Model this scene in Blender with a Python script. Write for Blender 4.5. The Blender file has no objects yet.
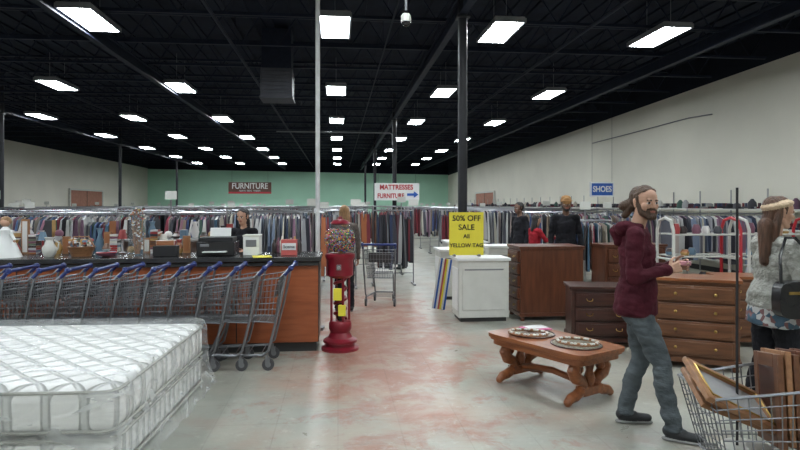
import bpy, bmesh, math, random
import numpy as np
from mathutils import Vector, Matrix, noise
random.seed(7)
TH=math.radians(5.9); C,S=math.cos(TH),math.sin(TH)
def room(X,Y,Z=0): return Vector((X*C-Y*S, X*S+Y*C, Z))
V=Vector
scn=bpy.context.scene
# ---------------------------------------------------------------- materials
def nt(name):
    m=bpy.data.materials.new(name); m.use_nodes=True
    n=m.node_tree; return m,n.nodes,n.links,n.nodes['Principled BSDF']
def M(name,col,rough=.5,metal=0,var=.12,scale=6,bump=0,bscale=40,spec=.5,stretch=(1,1,1),col2=None):
    m,N,L,b=nt(name)
    b.inputs['Roughness'].default_value=rough; b.inputs['Metallic'].default_value=metal
    b.inputs['Specular IOR Level'].default_value=spec
    tc=N.new('ShaderNodeTexCoord'); mp=N.new('ShaderNodeMapping'); mp.inputs['Scale'].default_value=stretch
    L.new(tc.outputs['Object'],mp.inputs['Vector'])
    no=N.new('ShaderNodeTexNoise'); no.inputs['Scale'].default_value=scale; no.inputs['Detail'].default_value=5
    L.new(mp.outputs[0],no.inputs['Vector'])
    r=N.new('ShaderNodeValToRGB'); r.color_ramp.elements[0].position=.3; r.color_ramp.elements[1].position=.7
    c2=col2 or tuple(min(1,c*(1+var)) for c in col)
    r.color_ramp.elements[0].color=(*[c*(1-var) for c in col],1); r.color_ramp.elements[1].color=(*c2,1)
    L.new(no.outputs['Fac'],r.inputs[0]); L.new(r.outputs[0],b.inputs['Base Color'])
    if bump:
        n2=N.new('ShaderNodeTexNoise'); n2.inputs['Scale'].default_value=bscale; n2.inputs['Detail'].default_value=4
        L.new(mp.outputs[0],n2.inputs['Vector'])
        bp=N.new('ShaderNodeBump'); bp.inputs['Strength'].default_value=bump; bp.inputs['Distance'].default_value=.02
        L.new(n2.outputs['Fac'],bp.inputs['Height']); L.new(bp.outputs[0],b.inputs['Normal'])
    return m
def wood(name,dark,light,rough=.35,st=(1.5,14,14)):
    return M(name,dark,rough,scale=2.2,col2=light,stretch=st,var=.1)
def emis(name,col,s):
    m,N,L,b=nt(name); b.inputs['Base Color'].default_value=(.9,.9,.9,1)
    b.inputs['Emission Color'].default_value=(*col,1); b.inputs['Emission Strength'].default_value=s; return m
def island(name,cols,rough=.85):
    m,N,L,b=nt(name); b.inputs['Roughness'].default_value=rough
    g=N.new('ShaderNodeNewGeometry'); r=N.new('ShaderNodeValToRGB'); r.color_ramp.interpolation='CONSTANT'
    e=r.color_ramp.elements
    while len(e)<len(cols): e.new(.5)
    for i,c in enumerate(cols): e[i].position=i/len(cols)
    for i,c in enumerate(cols): e[i].color=(*c,1)
    L.new(g.outputs['Random Per Island'],r.inputs[0])
    L.new(r.outputs[0],b.inputs['Base Color'])
    return m
def glassy(name,col,alpha,rough=.08):
    m,N,L,b=nt(name); b.inputs['Base Color'].default_value=(*col,1); b.inputs['Roughness'].default_value=rough
    b.inputs['Alpha'].default_value=alpha; return m

m_chrome=M('chrome',(.40,.41,.43),.3,1,var=.05)
m_cart=M('cart_zinc',(.25,.26,.28),.42,.85,var=.08)
m_steel=M('steel_grey',(.22,.225,.24),.45,.6,var=.05)
m_navy=M('navy_plastic',(.015,.030,.15),.35)
m_black=M('black_matte',(.012,.012,.014),.6)
m_blackg=M('black_gloss',(.015,.015,.017),.25)
m_rubber=M('grey_rubber',(.06,.06,.065),.6)
m_white=M('white_paint',(.72,.73,.72),.5,var=.03)
m_offw=M('offwhite',(.58,.58,.54),.5,var=.05)
m_shelfm=M('shelf_grey',(.30,.30,.30),.5,var=.05)
m_red=M('deep_red',(.20,.010,.022),.3)
m_redb=M('bright_red',(.45,.02,.03),.35)
m_coral=M('coral_card',(.50,.10,.09),.5)
m_yellow=M('yellow_paper',(.76,.66,.05),.6,var=.03)
m_blue=M('sign_blue',(.02,.10,.42),.5)
m_brown=M('sign_brown',(.09,.03,.018),.5)
m_counter=wood('counter_wood',(.27,.070,.024),(.36,.10,.036),.38,(1.2,1.2,10))
m_countop=M('counter_top',(.03,.03,.032),.25)
m_mahog=wood('mahogany',(.036,.012,.010),(.062,.021,.014),.3)
m_cabw=wood('cabinet_walnut',(.080,.026,.013),(.135,.046,.022),.35,(8,8,1.2))
m_oak=wood('oak_drawers',(.11,.044,.021),(.18,.075,.035),.35)
m_oak2=wood('table_wood',(.19,.060,.022),(.30,.105,.038),.28)
m_brass=M('brass',(.45,.3,.1),.35,1)
m_frame=wood('frame_wood',(.24,.11,.05),(.38,.19,.09),.4)
m_glass=glassy('clear_glass',(.6,.7,.75),.10)
m_globe=glassy('globe_plastic',(.3,.33,.36),.06,.05)
m_skin=M('skin',(.50,.29,.20),.55,var=.06)
m_skin2=M('skin_dark',(.17,.09,.06),.55,var=.06)
m_hairb=M('hair_brown',(.07,.036,.02),.55,var=.35,scale=60,bump=.6,bscale=90,stretch=(1,1,.15))
m_hairk=M('hair_black',(.012,.01,.01),.5,var=.3,scale=60,bump=.5,bscale=90)
m_hairy=M('hair_blond',(.30,.17,.08),.55,var=.3,scale=60,bump=.5,bscale=90,stretch=(1,1,.15))
m_hairlt=M('hair_auburn',(.085,.038,.02),.55,var=.4,scale=50,bump=.6,bscale=90,stretch=(1,1,.15))
m_hood=M('maroon_hoodie',(.066,.013,.021),.9,var=.25,scale=9,bump=1,bscale=11,spec=.15)
m_jean=M('grey_jeans',(.085,.10,.11),.85,var=.3,scale=9,bump=1,bscale=13,spec=.2,stretch=(1,1,1.6))
m_shoe=M('dark_shoe',(.025,.027,.03),.6)
m_sole=M('shoe_sole',(.22,.22,.215),.6)
m_knit=M('grey_knit',(.33,.33,.30),.95,var=.2,scale=30,bump=1,bscale=40,spec=.1)
m_blkc=M('black_cloth',(.014,.014,.018),.85,var=.4,bump=.9,bscale=14,spec=.2)
m_brnc=M('brown_cloth',(.12,.10,.09),.9,var=.3,bump=.7,bscale=18,spec=.1)
m_redc=M('red_cloth',(.30,.02,.03),.9,var=.3,bump=.7,bscale=18,spec=.1)
m_lip=M('lips',(.33,.13,.10),.5)
m_eyew=M('eye_white',(.6,.58,.55),.3); m_eyek=M('eye_iris',(.03,.018,.012),.2)
m_scarf=M('headband_beige',(.58,.44,.30),.9,var=.2,scale=40,bump=.7,bscale=50)
m_hat=M('hat_tan',(.38,.20,.08),.9)
def floral():
    m,N,L,b=nt('floral_print'); b.inputs['Roughness'].default_value=.9
    tc=N.new('ShaderNodeTexCoord'); v=N.new('ShaderNodeTexVoronoi'); v.inputs['Scale'].default_value=26
    L.new(tc.outputs['Object'],v.inputs['Vector']); r=N.new('ShaderNodeValToRGB')
    r.color_ramp.interpolation='CONSTANT'; e=r.color_ramp.elements; e[0].color=(.06,.11,.16,1); e[1].position=.45; e[1].color=(.5,.5,.5,1)
    e.new(.8).color=(.2,.1,.1,1)
    s=N.new('ShaderNodeSeparateColor'); L.new(v.outputs['Color'],s.inputs[0]); L.new(s.outputs[0],r.inputs[0]); L.new(r.outputs[0],b.inputs['Base Color']); return m
m_floral=floral()
PAL=[(.02,.02,.025),(.20,.03,.05),(.32,.32,.33),(.03,.05,.13),(.10,.05,.08),(.34,.30,.25),(.04,.04,.05),(.05,.10,.15),(.15,.15,.17),(.24,.12,.16),(.48,.48,.46),(.05,.10,.08),(.02,.02,.03),(.04,.04,.05),(.20,.15,.11),(.08,.13,.25)]
m_cl1=island('garments_mixed',PAL)
m_cl2=island('garments_dark',[(.015,.015,.02),(.12,.012,.02),(.03,.03,.04),(.15,.02,.03),(.02,.03,.07),(.1,.1,.11),(.015,.015,.02),(.25,.25,.25),(.06,.02,.03)])
m_cl3=island('garments_light',[(.42,.42,.42),(.22,.12,.18),(.08,.08,.10),(.38,.32,.30),(.16,.20,.28),(.55,.55,.53),(.02,.02,.03),(.26,.26,.28),(.02,.03,.06),(.42,.40,.34)])
m_cl4=island('garments_warm',[(.36,.12,.05),(.02,.02,.02),(.20,.05,.04),(.36,.32,.28),(.12,.06,.04),(.02,.02,.03),(.18,.03,.04),(.42,.19,.08),(.06,.06,.07),(.03,.04,.08)])
m_misc=island('bric_a_brac',[(.6,.58,.52),(.3,.12,.05),(.12,.2,.28),(.45,.28,.1),(.05,.05,.06),(.5,.5,.52),(.35,.05,.05),(.15,.07,.04),(.62,.6,.58),(.12,.15,.1),(.04,.03,.03),(.2,.08,.12)],.4)
m_gum=island('gumballs',[(.55,.03,.03),(.65,.5,.06),(.06,.10,.42),(.35,.35,.34),(.55,.18,.03),(.06,.28,.10),(.35,.05,.18),(.03,.03,.04)],.45)

# ---------------------------------------------------------------- mesh builder
class MB:
    def __init__(s): s.v=[];s.f=[];s.m=[];s.mats=[]
    def mi(s,mat):
        if mat not in s.mats: s.mats.append(mat)
        return s.mats.index(mat)
    def add(s,vs,fs,mat):
        o=len(s.v); s.v+= [tuple(p) for p in vs]; k=s.mi(mat)
        for f in fs: s.f.append([i+o for i in f]); s.m.append(k)
    def box(s,c,d,mat,R=None):
        vs=[]
        for x in(-.5,.5):
            for y in(-.5,.5):
                for z in(-.5,.5):
                    p=V((x*d[0],y*d[1],z*d[2]))
                    if R: p=R@p
                    vs.append(p+V(c))
        s.add(vs,[(0,1,3,2),(4,6,7,5),(0,4,5,1),(2,3,7,6),(0,2,6,4),(1,5,7,3)],mat)
    def tube(s,a,b,r,mat,n=6,r2=None):
        a=V(a);b=V(b); d=(b-a)
        if d.length<1e-6: return
        d.normalize(); u=d.orthogonal().normalized(); w=d.cross(u); r2=r if r2 is None else r2
        vs=[]
        for c,rr in((a,r),(b,r2)):
            for i in range(n):
                t=2*math.pi*i/n; vs.append(c+(u*math.cos(t)+w*math.sin(t))*rr)
        fs=[(i,(i+1)%n,n+(i+1)%n,n+i) for i in range(n)]+[tuple(reversed(range(n))),tuple(range(n,2*n))]
        s.add(vs,fs,mat)
    def path(s,pts,r,mat,n=8,rs=None):
        pts=[V(p) for p in pts]; vs=[];fs=[]
        up=None
        for i,p in enumerate(pts):
            d=(pts[min(i+1,len(pts)-1)]-pts[max(i-1,0)]).normalized()
            if up is None: up=d.orthogonal().normalized()
            up=(up-d*up.dot(d)).normalized(); w=d.cross(up); rr=rs[i] if rs else r
            for k in range(n):
                t=2*math.pi*k/n; vs.append(p+(up*math.cos(t)+w*math.sin(t))*rr)
        for i in range(len(pts)-1):
            for k in range(n): fs.append((i*n+k,i*n+(k+1)%n,(i+1)*n+(k+1)%n,(i+1)*n+k))
        fs.append(tuple(reversed(range(n)))); fs.append(tuple(range((len(pts)-1)*n,len(pts)*n)))
        s.add(vs,fs,mat)
    def lathe(s,prof,c,mat,n=20,sy=1):
        c=V(c); vs=[];fs=[]
        for r,z in prof:
            for i in range(n):
                t=2*math.pi*i/n; vs.append(c+V((r*math.cos(t),r*math.sin(t)*sy,z)))
        for j in range(len(prof)-1):
            for i in range(n): fs.append((j*n+i,j*n+(i+1)%n,(j+1)*n+(i+1)%n,(j+1)*n+i))
        fs.append(tuple(reversed(range(n)))); fs.append(tuple(range((len(prof)-1)*n,len(prof)*n)))
        s.add(vs,fs,mat)
    def ball(s,c,r,mat,n=10,sc=(1,1,1)):
        k=max(4,n//2); prof=[(max(1e-4,r*math.sin(math.pi*j/k)),-r*math.cos(math.pi*j/k)) for j in range(k+1)]
        vs=[];fs=[];c=V(c)
        for rr,z in prof:
            for i in range(n):
                t=2*math.pi*i/n; vs.append(c+V((rr*math.cos(t)*sc[0],rr*math.sin(t)*sc[1],z*sc[2])))
        for j in range(k):
            for i in range(n): fs.append((j*n+i,j*n+(i+1)%n,(j+1)*n+(i+1)%n,(j+1)*n+i))
        s.add(vs,fs,mat)
    def prism(s,pts,off,mat):
        n=len(pts); off=V(off); vs=[V(p) for p in pts]+[V(p)+off for p in pts]
        s.add(vs,[tuple(range(n)),tuple(reversed(range(n,2*n)))]+[(i,i+n,(i+1)%n+n,(i+1)%n) for i in range(n)],mat)
    def mesh(s,name,ang=38):
        me=bpy.data.meshes.new(name); me.from_pydata(s.v,[],s.f)
        for m in s.mats: me.materials.append(m)
        me.polygons.foreach_set('material_index',s.m)
        bm=bmesh.new(); bm.from_mesh(me); bmesh.ops.recalc_face_normals(bm,faces=bm.faces); bm.to_mesh(me); bm.free()
        me.shade_smooth(); me.set_sharp_from_angle(angle=math.radians(ang)); return me
    def obj(s,name,loc=(0,0,0),rz=0,bevel=0,parent=None,ang=38):
        return place(name,s.mesh(name,ang),loc,rz,bevel,parent)
def place(name,me,loc=(0,0,0),rz=0,bevel=0,parent=None):
    o=bpy.data.objects.new(name,me); scn.collection.objects.link(o); o.location=loc; o.rotation_euler=(0,0,rz)
    if bevel:
        b=o.modifiers.new('bevel','BEVEL'); b.width=bevel; b.segments=2; b.limit_method='ANGLE'; b.angle_limit=math.radians(50)
    if parent: o.parent=parent
    return o
def text(parent,name,s,size,loc,mat,rot=(math.pi/2,0,0),sx=1,bold=.0):
    cu=bpy.data.curves.new(name,'FONT'); cu.body=s; cu.size=size; cu.align_x='CENTER'; cu.align_y='CENTER'; cu.extrude=.003; cu.offset=bold
    cu.materials.append(mat); o=bpy.data.objects.new(name,cu); scn.collection.objects.link(o)
    o.parent=parent; o.location=loc; o.rotation_euler=rot; o.scale=(sx,1,1); return o

# ---------------------------------------------------------------- room shell
XL,XR,YF,YB,ZC=-15.2,9.25,-6,50,5.45
def floor_mat():
    m,N,L,b=nt('concrete_floor'); tc=N.new('ShaderNodeTexCoord')
    def noise_(sc,det=6,rough=.6,dist=0):
        n=N.new('ShaderNodeTexNoise'); n.inputs['Scale'].default_value=sc; n.inputs['Detail'].default_value=det; n.inputs['Roughness'].default_value=rough; n.inputs['Distortion'].default_value=dist
        L.new(tc.outputs['Object'],n.inputs['Vector']); return n.outputs['Fac']
    def mr(src,a,b_,c,d):
        r=N.new('ShaderNodeMapRange'); r.inputs[1].default_value=a; r.inputs[2].default_value=b_; r.inputs[3].default_value=c; r.inputs[4].default_value=d; L.new(src,r.inputs[0]); return r.outputs[0]
    def mix(fac,a,bb,mode='MIX'):
        x=N.new('ShaderNodeMix'); x.data_type='RGBA'; x.blend_type=mode
        if isinstance(fac,(int,float)): x.inputs[0].default_value=fac
        else: L.new(fac,x.inputs[0])
        for s_,k in((a,6),(bb,7)):
            if isinstance(s_,tuple): x.inputs[k].default_value=(*s_,1)
            else: L.new(s_,x.inputs[k])
        return x.outputs[2]
    def math_(op,a,bb,cl=False):
        x=N.new('ShaderNodeMath'); x.operation=op; x.use_clamp=cl
        for i,s_ in enumerate((a,bb)):
            if isinstance(s_,(int,float)): x.inputs[i].default_value=s_
            else: L.new(s_,x.inputs[i])
        return x.outputs[0]
    base=mix(mr(noise_(1.1),.3,.7,0,1),(.27,.28,.245),(.38,.385,.335))
    base=mix(mr(noise_(.45,3),.45,.65,0,.6),base,(.36,.31,.24))
    sp=N.new('ShaderNodeSeparateXYZ'); L.new(tc.outputs['Object'],sp.inputs[0])
    def gauss(cx,w,src):
        a=math_('SUBTRACT',src,cx); a=math_('DIVIDE',a,w); a=math_('MULTIPLY',a,a); a=math_('MULTIPLY',a,-1.); return math_('EXPONENT',a,0)
    g=math_('MULTIPLY',gauss(.60,1.2,sp.outputs[0]),gauss(7.6,4.6,sp.outputs[1]))
    n1=noise_(2.0,9,.72,.4)
    worn=mr(math_('ADD',n1,math_('MULTIPLY',g,.27)),.645,.76,0,.75)
    wide=mr(math_('ADD',noise_(1.2,6,.65),math_('MULTIPLY',g,.36)),.56,.85,0,.75)
    col=mix(wide,base,(.37,.21,.15))
    col=mix(worn,col,(.33,.135,.09))
    col=mix(mr(noise_(6.5,8,.78,.3),.56,.66,0,.5),col,(.47,.47,.43))
    col=mix(mr(noise_(3.3,8,.74,.5),.55,.70,0,.5),col,(.19,.155,.13))
    col=mix(mr(noise_(38,4,.7),.64,.74,0,.5),col,(.13,.115,.10))
    br=N.new('ShaderNodeTexBrick'); br.offset=0; br.inputs['Scale'].default_value=1; br.inputs['Brick Width'].default_value=.46; br.inputs['Row Height'].default_value=.46
    br.inputs['Mortar Size'].default_value=.005; br.inputs['Color1'].default_value=(1,1,1,1); br.inputs['Color2'].default_value=(.93,.93,.93,1); br.inputs['Mortar'].default_value=(.72,.70,.68,1)
    L.new(tc.outputs['Object'],br.inputs['Vector']); col=mix(mr(n1,.4,.6,.2,.7),col,br.outputs['Color'],'MULTIPLY')
    L.new(col,b.inputs['Base Color'])
    L.new(mr(n1,.3,.7,.25,.5),b.inputs['Roughness'])
    bp=N.new('ShaderNodeBump'); bp.inputs['Strength'].default_value=.08; L.new(n1,bp.inputs['Height']); L.new(bp.outputs[0],b.inputs['Normal'])
    return m
b=MB(); b.box(((XL+XR)/2,(YF+YB)/2,-.05),(XR-XL+.4,YB-YF+.4,.1),floor_mat()); b.obj('floor',(0,0,0),TH)
m_ceil=M('ceiling_black',(.010,.014,.026),.8,var=.3,scale=2,spec=.2)
m_truss=M('truss_black',(.012,.017,.033),.6,var=.2,spec=.25)
b=MB(); b.box(((XL+XR)/2,(YF+YB)/2,ZC+.05),(XR-XL+.4,YB-YF+.4,.1),m_ceil)
x=XL+.2
while x<XR: b.box((x,(YF+YB)/2,ZC-.02),(.12,YB-YF-.4,.04),m_ceil); x+=.4
b.obj('ceiling',(0,0,0),TH)
m_wallw=M('wall_cream',(.69,.665,.58),.8,var=.05,scale=.6)
m_wallg=M('wall_mint',(.44,.73,.56),.8,var=.05,scale=.6)
m_wallk=M('wall_black',(.010,.013,.022),.8,spec=.2)
def wall(name,p0,p1,h0,h1,mat,th=.2,out=None):
    p0=V((*p0,0));p1=V((*p1,0)); o=V((*out,0))*th
    b=MB(); z=lambda p,h:V((p.x,p.y,h))
    for (a0,a1,c0,c1,m) in((0,0,h0,h1,mat),(h0,h1,ZC,ZC,m_wallk)):
        vs=[z(p0,a0),z(p1,a1),z(p1,c1),z(p0,c0)]; vs+= [v+o for v in vs]
        b.add(vs,[(0,1,2,3),(7,6,5,4),(0,4,5,1),(1,5,6,2),(2,6,7,3),(3,7,4,0)],m)
    return b.obj(name,(0,0,0),TH)
wall('wall_right',(XR,YF),(XR,YB),5.0,4.15,m_wallw,out=(1,0))
wall('wall_left',(XL,YF),(XL,YB),4.75,4.6,m_wallw,out=(-1,0))
wall('wall_back',(XL,YB),(XR,YB),4.55,4.2,m_wallg,out=(0,1))
wall('wall_front',(XL,YF),(XR,YF),4.6,4.6,m_wallw,out=(0,-1))
m_base=M('baseboard_black',(.03,.03,.03),.5)
b=MB(); b.box((XR-.02,(YF+YB)/2,.06),(.03,YB-YF-.1,.12),m_base); b.obj('baseboard_right',(0,0,0),TH)
b=MB(); b.box((XL+.02,(YF+YB)/2,.06),(.03,YB-YF-.1,.12),m_base); b.obj('baseboard_left',(0,0,0),TH)
b=MB(); b.box(((XL+XR)/2,YB-.02,.06),(XR-XL-.1,.03,.12),m_base); b.obj('baseboard_back',(0,0,0),TH)
m_pink=M('terracotta_panel',(.36,.17,.12),.8)
def wdoor(name,X,Y,w,h,sg):
    b=MB(); b.box((0,0,h/2),(.06,w,h),m_pink)
    b.box((sg*.03,0,h+.05),(.1,w+.2,.1),m_offw)
    for k in(-1,1): b.box((sg*.03,k*(w/2+.05),h/2),(.1,.1,h),m_offw)
    b.box((sg*.035,0,h/2),(.02,.03,h),m_base)
    b.obj(name,room(X,Y),TH)
wdoor('door_1',XL+.05,38.1,4.6,2.5,1); wdoor('door_2',XR-.05,37.,4.6,2.4,-1)
b=MB(); W=XR-XL-.1
for z in(0,-.55): b.box((0,0,z),(W,.07,.05),m_truss)
n=34
for i in range(n):
    x0=-W/2+W*i/n; x1=x0+W/n; xm=(x0+x1)/2
    b.tube((x0,0,0),(xm,0,-.55),.014,m_truss,4); b.tube((xm,0,-.55),(x1,0,0),.014,m_truss,4)
jm=b.mesh('ceiling_joist')
par=bpy.data.objects.new('ceiling_joists',None); scn.collection.objects.link(par); par.rotation_euler=(0,0,TH)
y=-5
while y<YB:
    o=place('joist',jm,((XL+XR)/2,y,ZC-.07)); o.parent=par; y+=1.9
for X in(1.9,-4.3,-10.5,6.9):
    b=MB(); L_=YB-YF-.2; b.box((0,0,0),(.12,L_,.02),m_truss); b.box((0,0,-.22),(.12,L_,.02),m_truss); b.box((0,0,-.11),(.012,L_,.22),m_truss)
    b.obj('ceiling_girder',room(X,(YF+YB)/2,ZC-.66),TH)
for X,r in((-2,.03),(4.3,.03),(-7.4,.03),(.9,.015)):
    b=MB(); b.tube((0,-27,0),(0,27,0),r,m_truss,8)
    for k in range(14): b.tube((0,-26+4*k,0),(0,-26+4*k,.65),.008,m_truss,4)
    b.obj('sprinkler_pipe',room(X,22,ZC-.75),TH)
m_col=M('column_black',(.012,.013,.019),.45)
for X,Y in((1.9,9.05),(1.9,20.2),(1.9,31.),(1.9,42),(-10.5,20),(-10.5,30.3),(-10.5,40.6)):
    b=MB(); b.tube((0,0,0),(0,0,ZC-.04),.072,m_col,20); b.box((0,0,.015),(.28,.28,.03),m_col); b.box((0,0,ZC-.93),(.2,.2,.03),m_col)
    b.obj('steel_column',room(X,Y),TH)
m_em=emis('lamp_lens',(.90,.97,1.0),50)
m_hous=M('lamp_housing',(.22,.23,.25),.4)
b=MB(); b.box((0,0,0),(.46,1.22,.012),m_em)
for k in(-1,1):
    b.box((k*.255,0,.025),(.03,1.3,.07),m_hous); b.box((0,k*.635,.025),(.5,.03,.07),m_hous)
b.box((0,0,.06),(.5,1.28,.05),m_hous)
for k in(-.4,.4): b.tube((0,k,.08),(0,k,.78),.004,m_hous,4)
lm=b.mesh('fluorescent_fixture')
for Y in(-1.1,4.55,10.2,15.85,21.5,27.15,32.8,38.45,44.1):
    for X in(-10,-7,-4,-.05,2.8,5.7): place('ceiling_light',lm,room(X,Y,4.65),TH)
m_duct=M('duct_grey',(.045,.048,.06),.6)
b=MB(); b.box((0,0,1.05),(.62,.62,.9),m_truss); b.box((0,0,.35),(.66,.66,.6),m_duct)
for i in range(7): b.box((0,-.34,.12+i*.075),(.58,.03,.02),m_duct)
b.box((0,0,.03),(.70,.70,.05),m_duct); b.obj('hvac_diffuser',(-2.65,13,3.9),TH,.01)
b=MB(); b.tube((0,0,.12),(0,0,1.9),.012,m_hous,8); b.lathe([(.035,.08),(.05,.06),(.052,.02),(.052,0)],(0,0,0),m_offw,20); b.ball((0,0,0),.047,m_blackg,16); b.obj('dome_camera',(.06,6.0,3.48))
b=MB(); b.tube((0,0,0),(0,0,ZC-.04),.030,M('pole_grey',(.60,.61,.62),.5),14); b.box((0,0,.02),(.16,.16,.04),m_steel); b.obj('conduit_pole',(-1.09,7.95,0))
b=MB(); b.path([(-1.9,0,0),(1.8,0,0),(1.9,0,-.05),(1.9,0,-.4)],.02,m_steel,8)
for k in(-1.5,0,1.4): b.tube((k,0,0),(k,0,1.35),.006,m_truss,4)
b.obj('overhead_conduit',room(-.1,19.9,4.05),TH)
b=MB(); b.path([(0,0,0),(0,-3,.02),(0,-6,.05),(0,-7,.0)],.016,m_steel,8); b.obj('wall_conduit',room(XR-.03,21,3.9),TH)
b=MB(); b.box((0,0,0),(.08,.2,.14),m_offw); b.ball((-.06,.07,0),.05,m_steel,10); b.ball((-.06,-.07,0),.05,m_steel,10); b.obj('emergency_light',room(XR-.05,10.6,2.85),TH)

# ---------------------------------------------------------------- signs
def sign(name,loc,w,h,mat,rz=TH,ropes=True,border=None):
    b=MB(); b.box((0,0,0),(w,.03,h),mat)
    if border:
        for k in(-1,1): b.box((0,-.016,k*(h/2-.02)),(w,.006,.04),border); b.box((k*(w/2-.02),-.016,0),(.04,.006,h),border)
    if ropes:
        for k in(-.42,.42): b.tube((k*w,0,h/2),(k*w,0,ZC-.7-loc[2]),.004,m_truss,4)
    return b.obj(name,loc,rz)
s=sign('furniture_sign',(-6.25,25,2.36),1.75,.48,m_brown)
b=MB(); b.box((0,0,0),(1.75,.008,.07),m_redb); b.obj('red_strip',(0,-.02,-.20),0,parent=s)
text(s,'lettering_1','FURNITURE',.33,(0,-.025,.07),m_white,bold=.003,sx=.86); text(s,'lettering_2','SOFAS  BEDS  TABLES',.09,(0,-.025,-.12),m_white)
s=sign('mattress_sign',(-.10,19.5,2.08),1.46,.56,m_white)
text(s,'lettering_1','MATTRESSES',.22,(-.02,-.022,.14),m_redb,sx=.88,bold=.006); text(s,'lettering_2','FURNITURE',.21,(-.2,-.022,-.14),m_redb,sx=.80,bold=.006)
b=MB(); b.prism([(0,0,.04),(.22,0,.04),(.22,0,.11),(.37,0,0),(.22,0,-.11),(.22,0,-.04),(0,0,-.04)],(0,.01,0),m_blue); b.obj('arrow',(.33,-.028,-.09),0,parent=s)
s=sign('shoes_sign',(6.06,18,2.12),.74,.44,m_blue,border=m_white); text(s,'lettering','SHOES',.24,(0,-.022,0),m_white,sx=.82,bold=.006)
b=MB(); b.box((0,0,.33),(.50,.012,.62),m_yellow)
for k in(-1,1): b.box((k*.18,.0,.02),(.03,.16,.03),m_steel); b.box((k*.18,.012,.15),(.02,.01,.28),m_steel)
s=b.obj('sale_sign',(.96,8.68,.905),TH*.5)
for i,(t,z,sz) in enumerate((('50% OFF',.55,.112),('SALE',.42,.112),('All',.29,.085),('YELLOW TAG',.16,.078))): text(s,'lettering_%d'%i,t,sz,(0,-.012,z),m_black,bold=.001)

# ---------------------------------------------------------------- service counter
CX=-.22; b=MB()
Lc=5.6
b.box((-Lc/2,.37,.56),(Lc,.70,.90),m_counter); b.box((-Lc/2,.39,.055),(Lc-.04,.66,.11),m_base)
b.box((-Lc/2,.37,1.045),(Lc+.06,.80,.05),m_countop); b.box((-Lc/2,.0,.99),(Lc+.01,.02,.04),m_base)
for i in range(5): b.box((-.9-i*1.15,.012,.56),(.012,.012,.88),m_mahog)
b.box((0.0,.37,.56),(.012,.70,.90),m_mahog)
b.obj('service_counter',room(CX,6.79),TH,.004)
def onC(X,d=.35,z=1.072): return room(X,6.79+d,z)
b=MB(); b.box((0,0,.08),(.42,.34,.16),m_blackg); b.box((0,-.02,.185),(.38,.30,.05),m_black); b.box((0,.14,.25),(.24,.02,.12),m_white,Matrix.Rotation(-.3,3,'X')); b.box((0,-.2,.05),(.26,.12,.012),m_white); b.box((-.12,-.172,.12),(.1,.01,.03),m_steel)
b.obj('printer',onC(-1.38),TH,.01)
b=MB(); b.box((0,0,.11),(.18,.26,.22),m_white); b.box((0,-.133,.14),(.12,.006,.08),m_steel); b.box((0,0,.225),(.19,.27,.015),m_offw); b.obj('cash_register',onC(-.99,.35),TH,.008)
b=MB(); b.box((0,0,.09),(.18,.12,.18),m_coral); b.box((0,-.062,.10),(.16,.004,.08),m_white); s=b.obj('scent_display_box',onC(-.56,.25),TH,.004); text(s,'lettering','Scents',.05,(0,-.068,.10),m_black)
b=MB()
for i in range(7): b.lathe([(.03,0),(.03,.10+.02*(i%3)),(.012,.13+.02*(i%3)),(.012,.16+.02*(i%3))],(-.15+.05*i,.04*math.sin(i*2.3),0),m_misc,10)
b.obj('bottle_group',onC(-.62,.6),TH)
b=MB(); b.lathe([(.10,0),(.11,.02),(.095,.15),(.085,.38),(.10,.47),(.105,.48)],(0,0,0),m_glass,20)
for i in range(60):
    a=random.random()*6.28; r=random.random()*.055; h=.12+random.random()*.42
    b.tube((r*math.cos(a)*.5,r*math.sin(a)*.5,.02),(r*math.cos(a)*1.4,r*math.sin(a)*1.4,h),.004,m_frame,4); b.ball((r*math.cos(a)*1.4,r*math.sin(a)*1.4,h),.022,m_misc,6)
b.obj('glass_vase',onC(-2.28,.34),TH)
b=MB(); b.lathe([(.04,0),(.07,.05),(.075,.10),(.045,.15),(.035,.19),(.05,.22)],(0,0,0),m_offw,18); b.path([(.05,0,.19),(.1,0,.16),(.09,0,.09),(.07,0,.07)],.009,m_offw); b.obj('ceramic_jug',onC(-3.18,.22),TH)
b=MB(); b.lathe([(.17,0),(.155,.03),(.10,.16),(.05,.24),(.055,.30),(.02,.34)],(0,0,0),m_white,18); b.ball((0,-.0,.385),.05,m_skin,14); b.ball((0,.014,.40),.056,m_hairy,14); b.tube((.05,0,.29),(.12,-.05,.19),.018,m_white,8); b.tube((-.05,0,.29),(-.12,-.05,.19),.018,m_white,8); b.ball((.12,-.05,.18),.015,m_skin,8); b.ball((-.12,-.05,.18),.015,m_skin,8)
b.obj('porcelain_doll',onC(-3.66,.26),TH)
b=MB(); b.ball((0,0,.07),.07,m_offw,12); b.ball((0,-.02,.17),.05,m_offw,12)
for k in(-1,1): b.ball((k*.035,0,.22),.018,m_offw,8); b.ball((k*.06,-.05,.03),.028,m_offw,8); b.ball((k*.07,-.03,.1),.022,m_offw,8)
b.ball((0,-.065,.16),.015,m_black,8); b.obj('teddy_bear',onC(-4.0,.38),TH)
b=MB(); b.lathe([(.10,0),(.14,.10),(.15,.11)],(0,0,0),m_frame,16); b.path([(-.14,0,.1),(-.08,0,.22),(.08,0,.22),(.14,0,.1)],.008,m_frame)
for i in range(12): b.ball((random.uniform(-.08,.08),random.uniform(-.08,.08),.12+random.random()*.05),.035,m_misc,8)
b.obj('gift_basket',onC(-2.88,.32),TH)
b=MB(); b.box((0,0,.06),(.26,.12,.12),m_black); b.box((0,0,.15),(.2,.08,.06),m_misc); b.obj('jewelry_case',onC(-1.93,.22),TH,.005)
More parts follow.
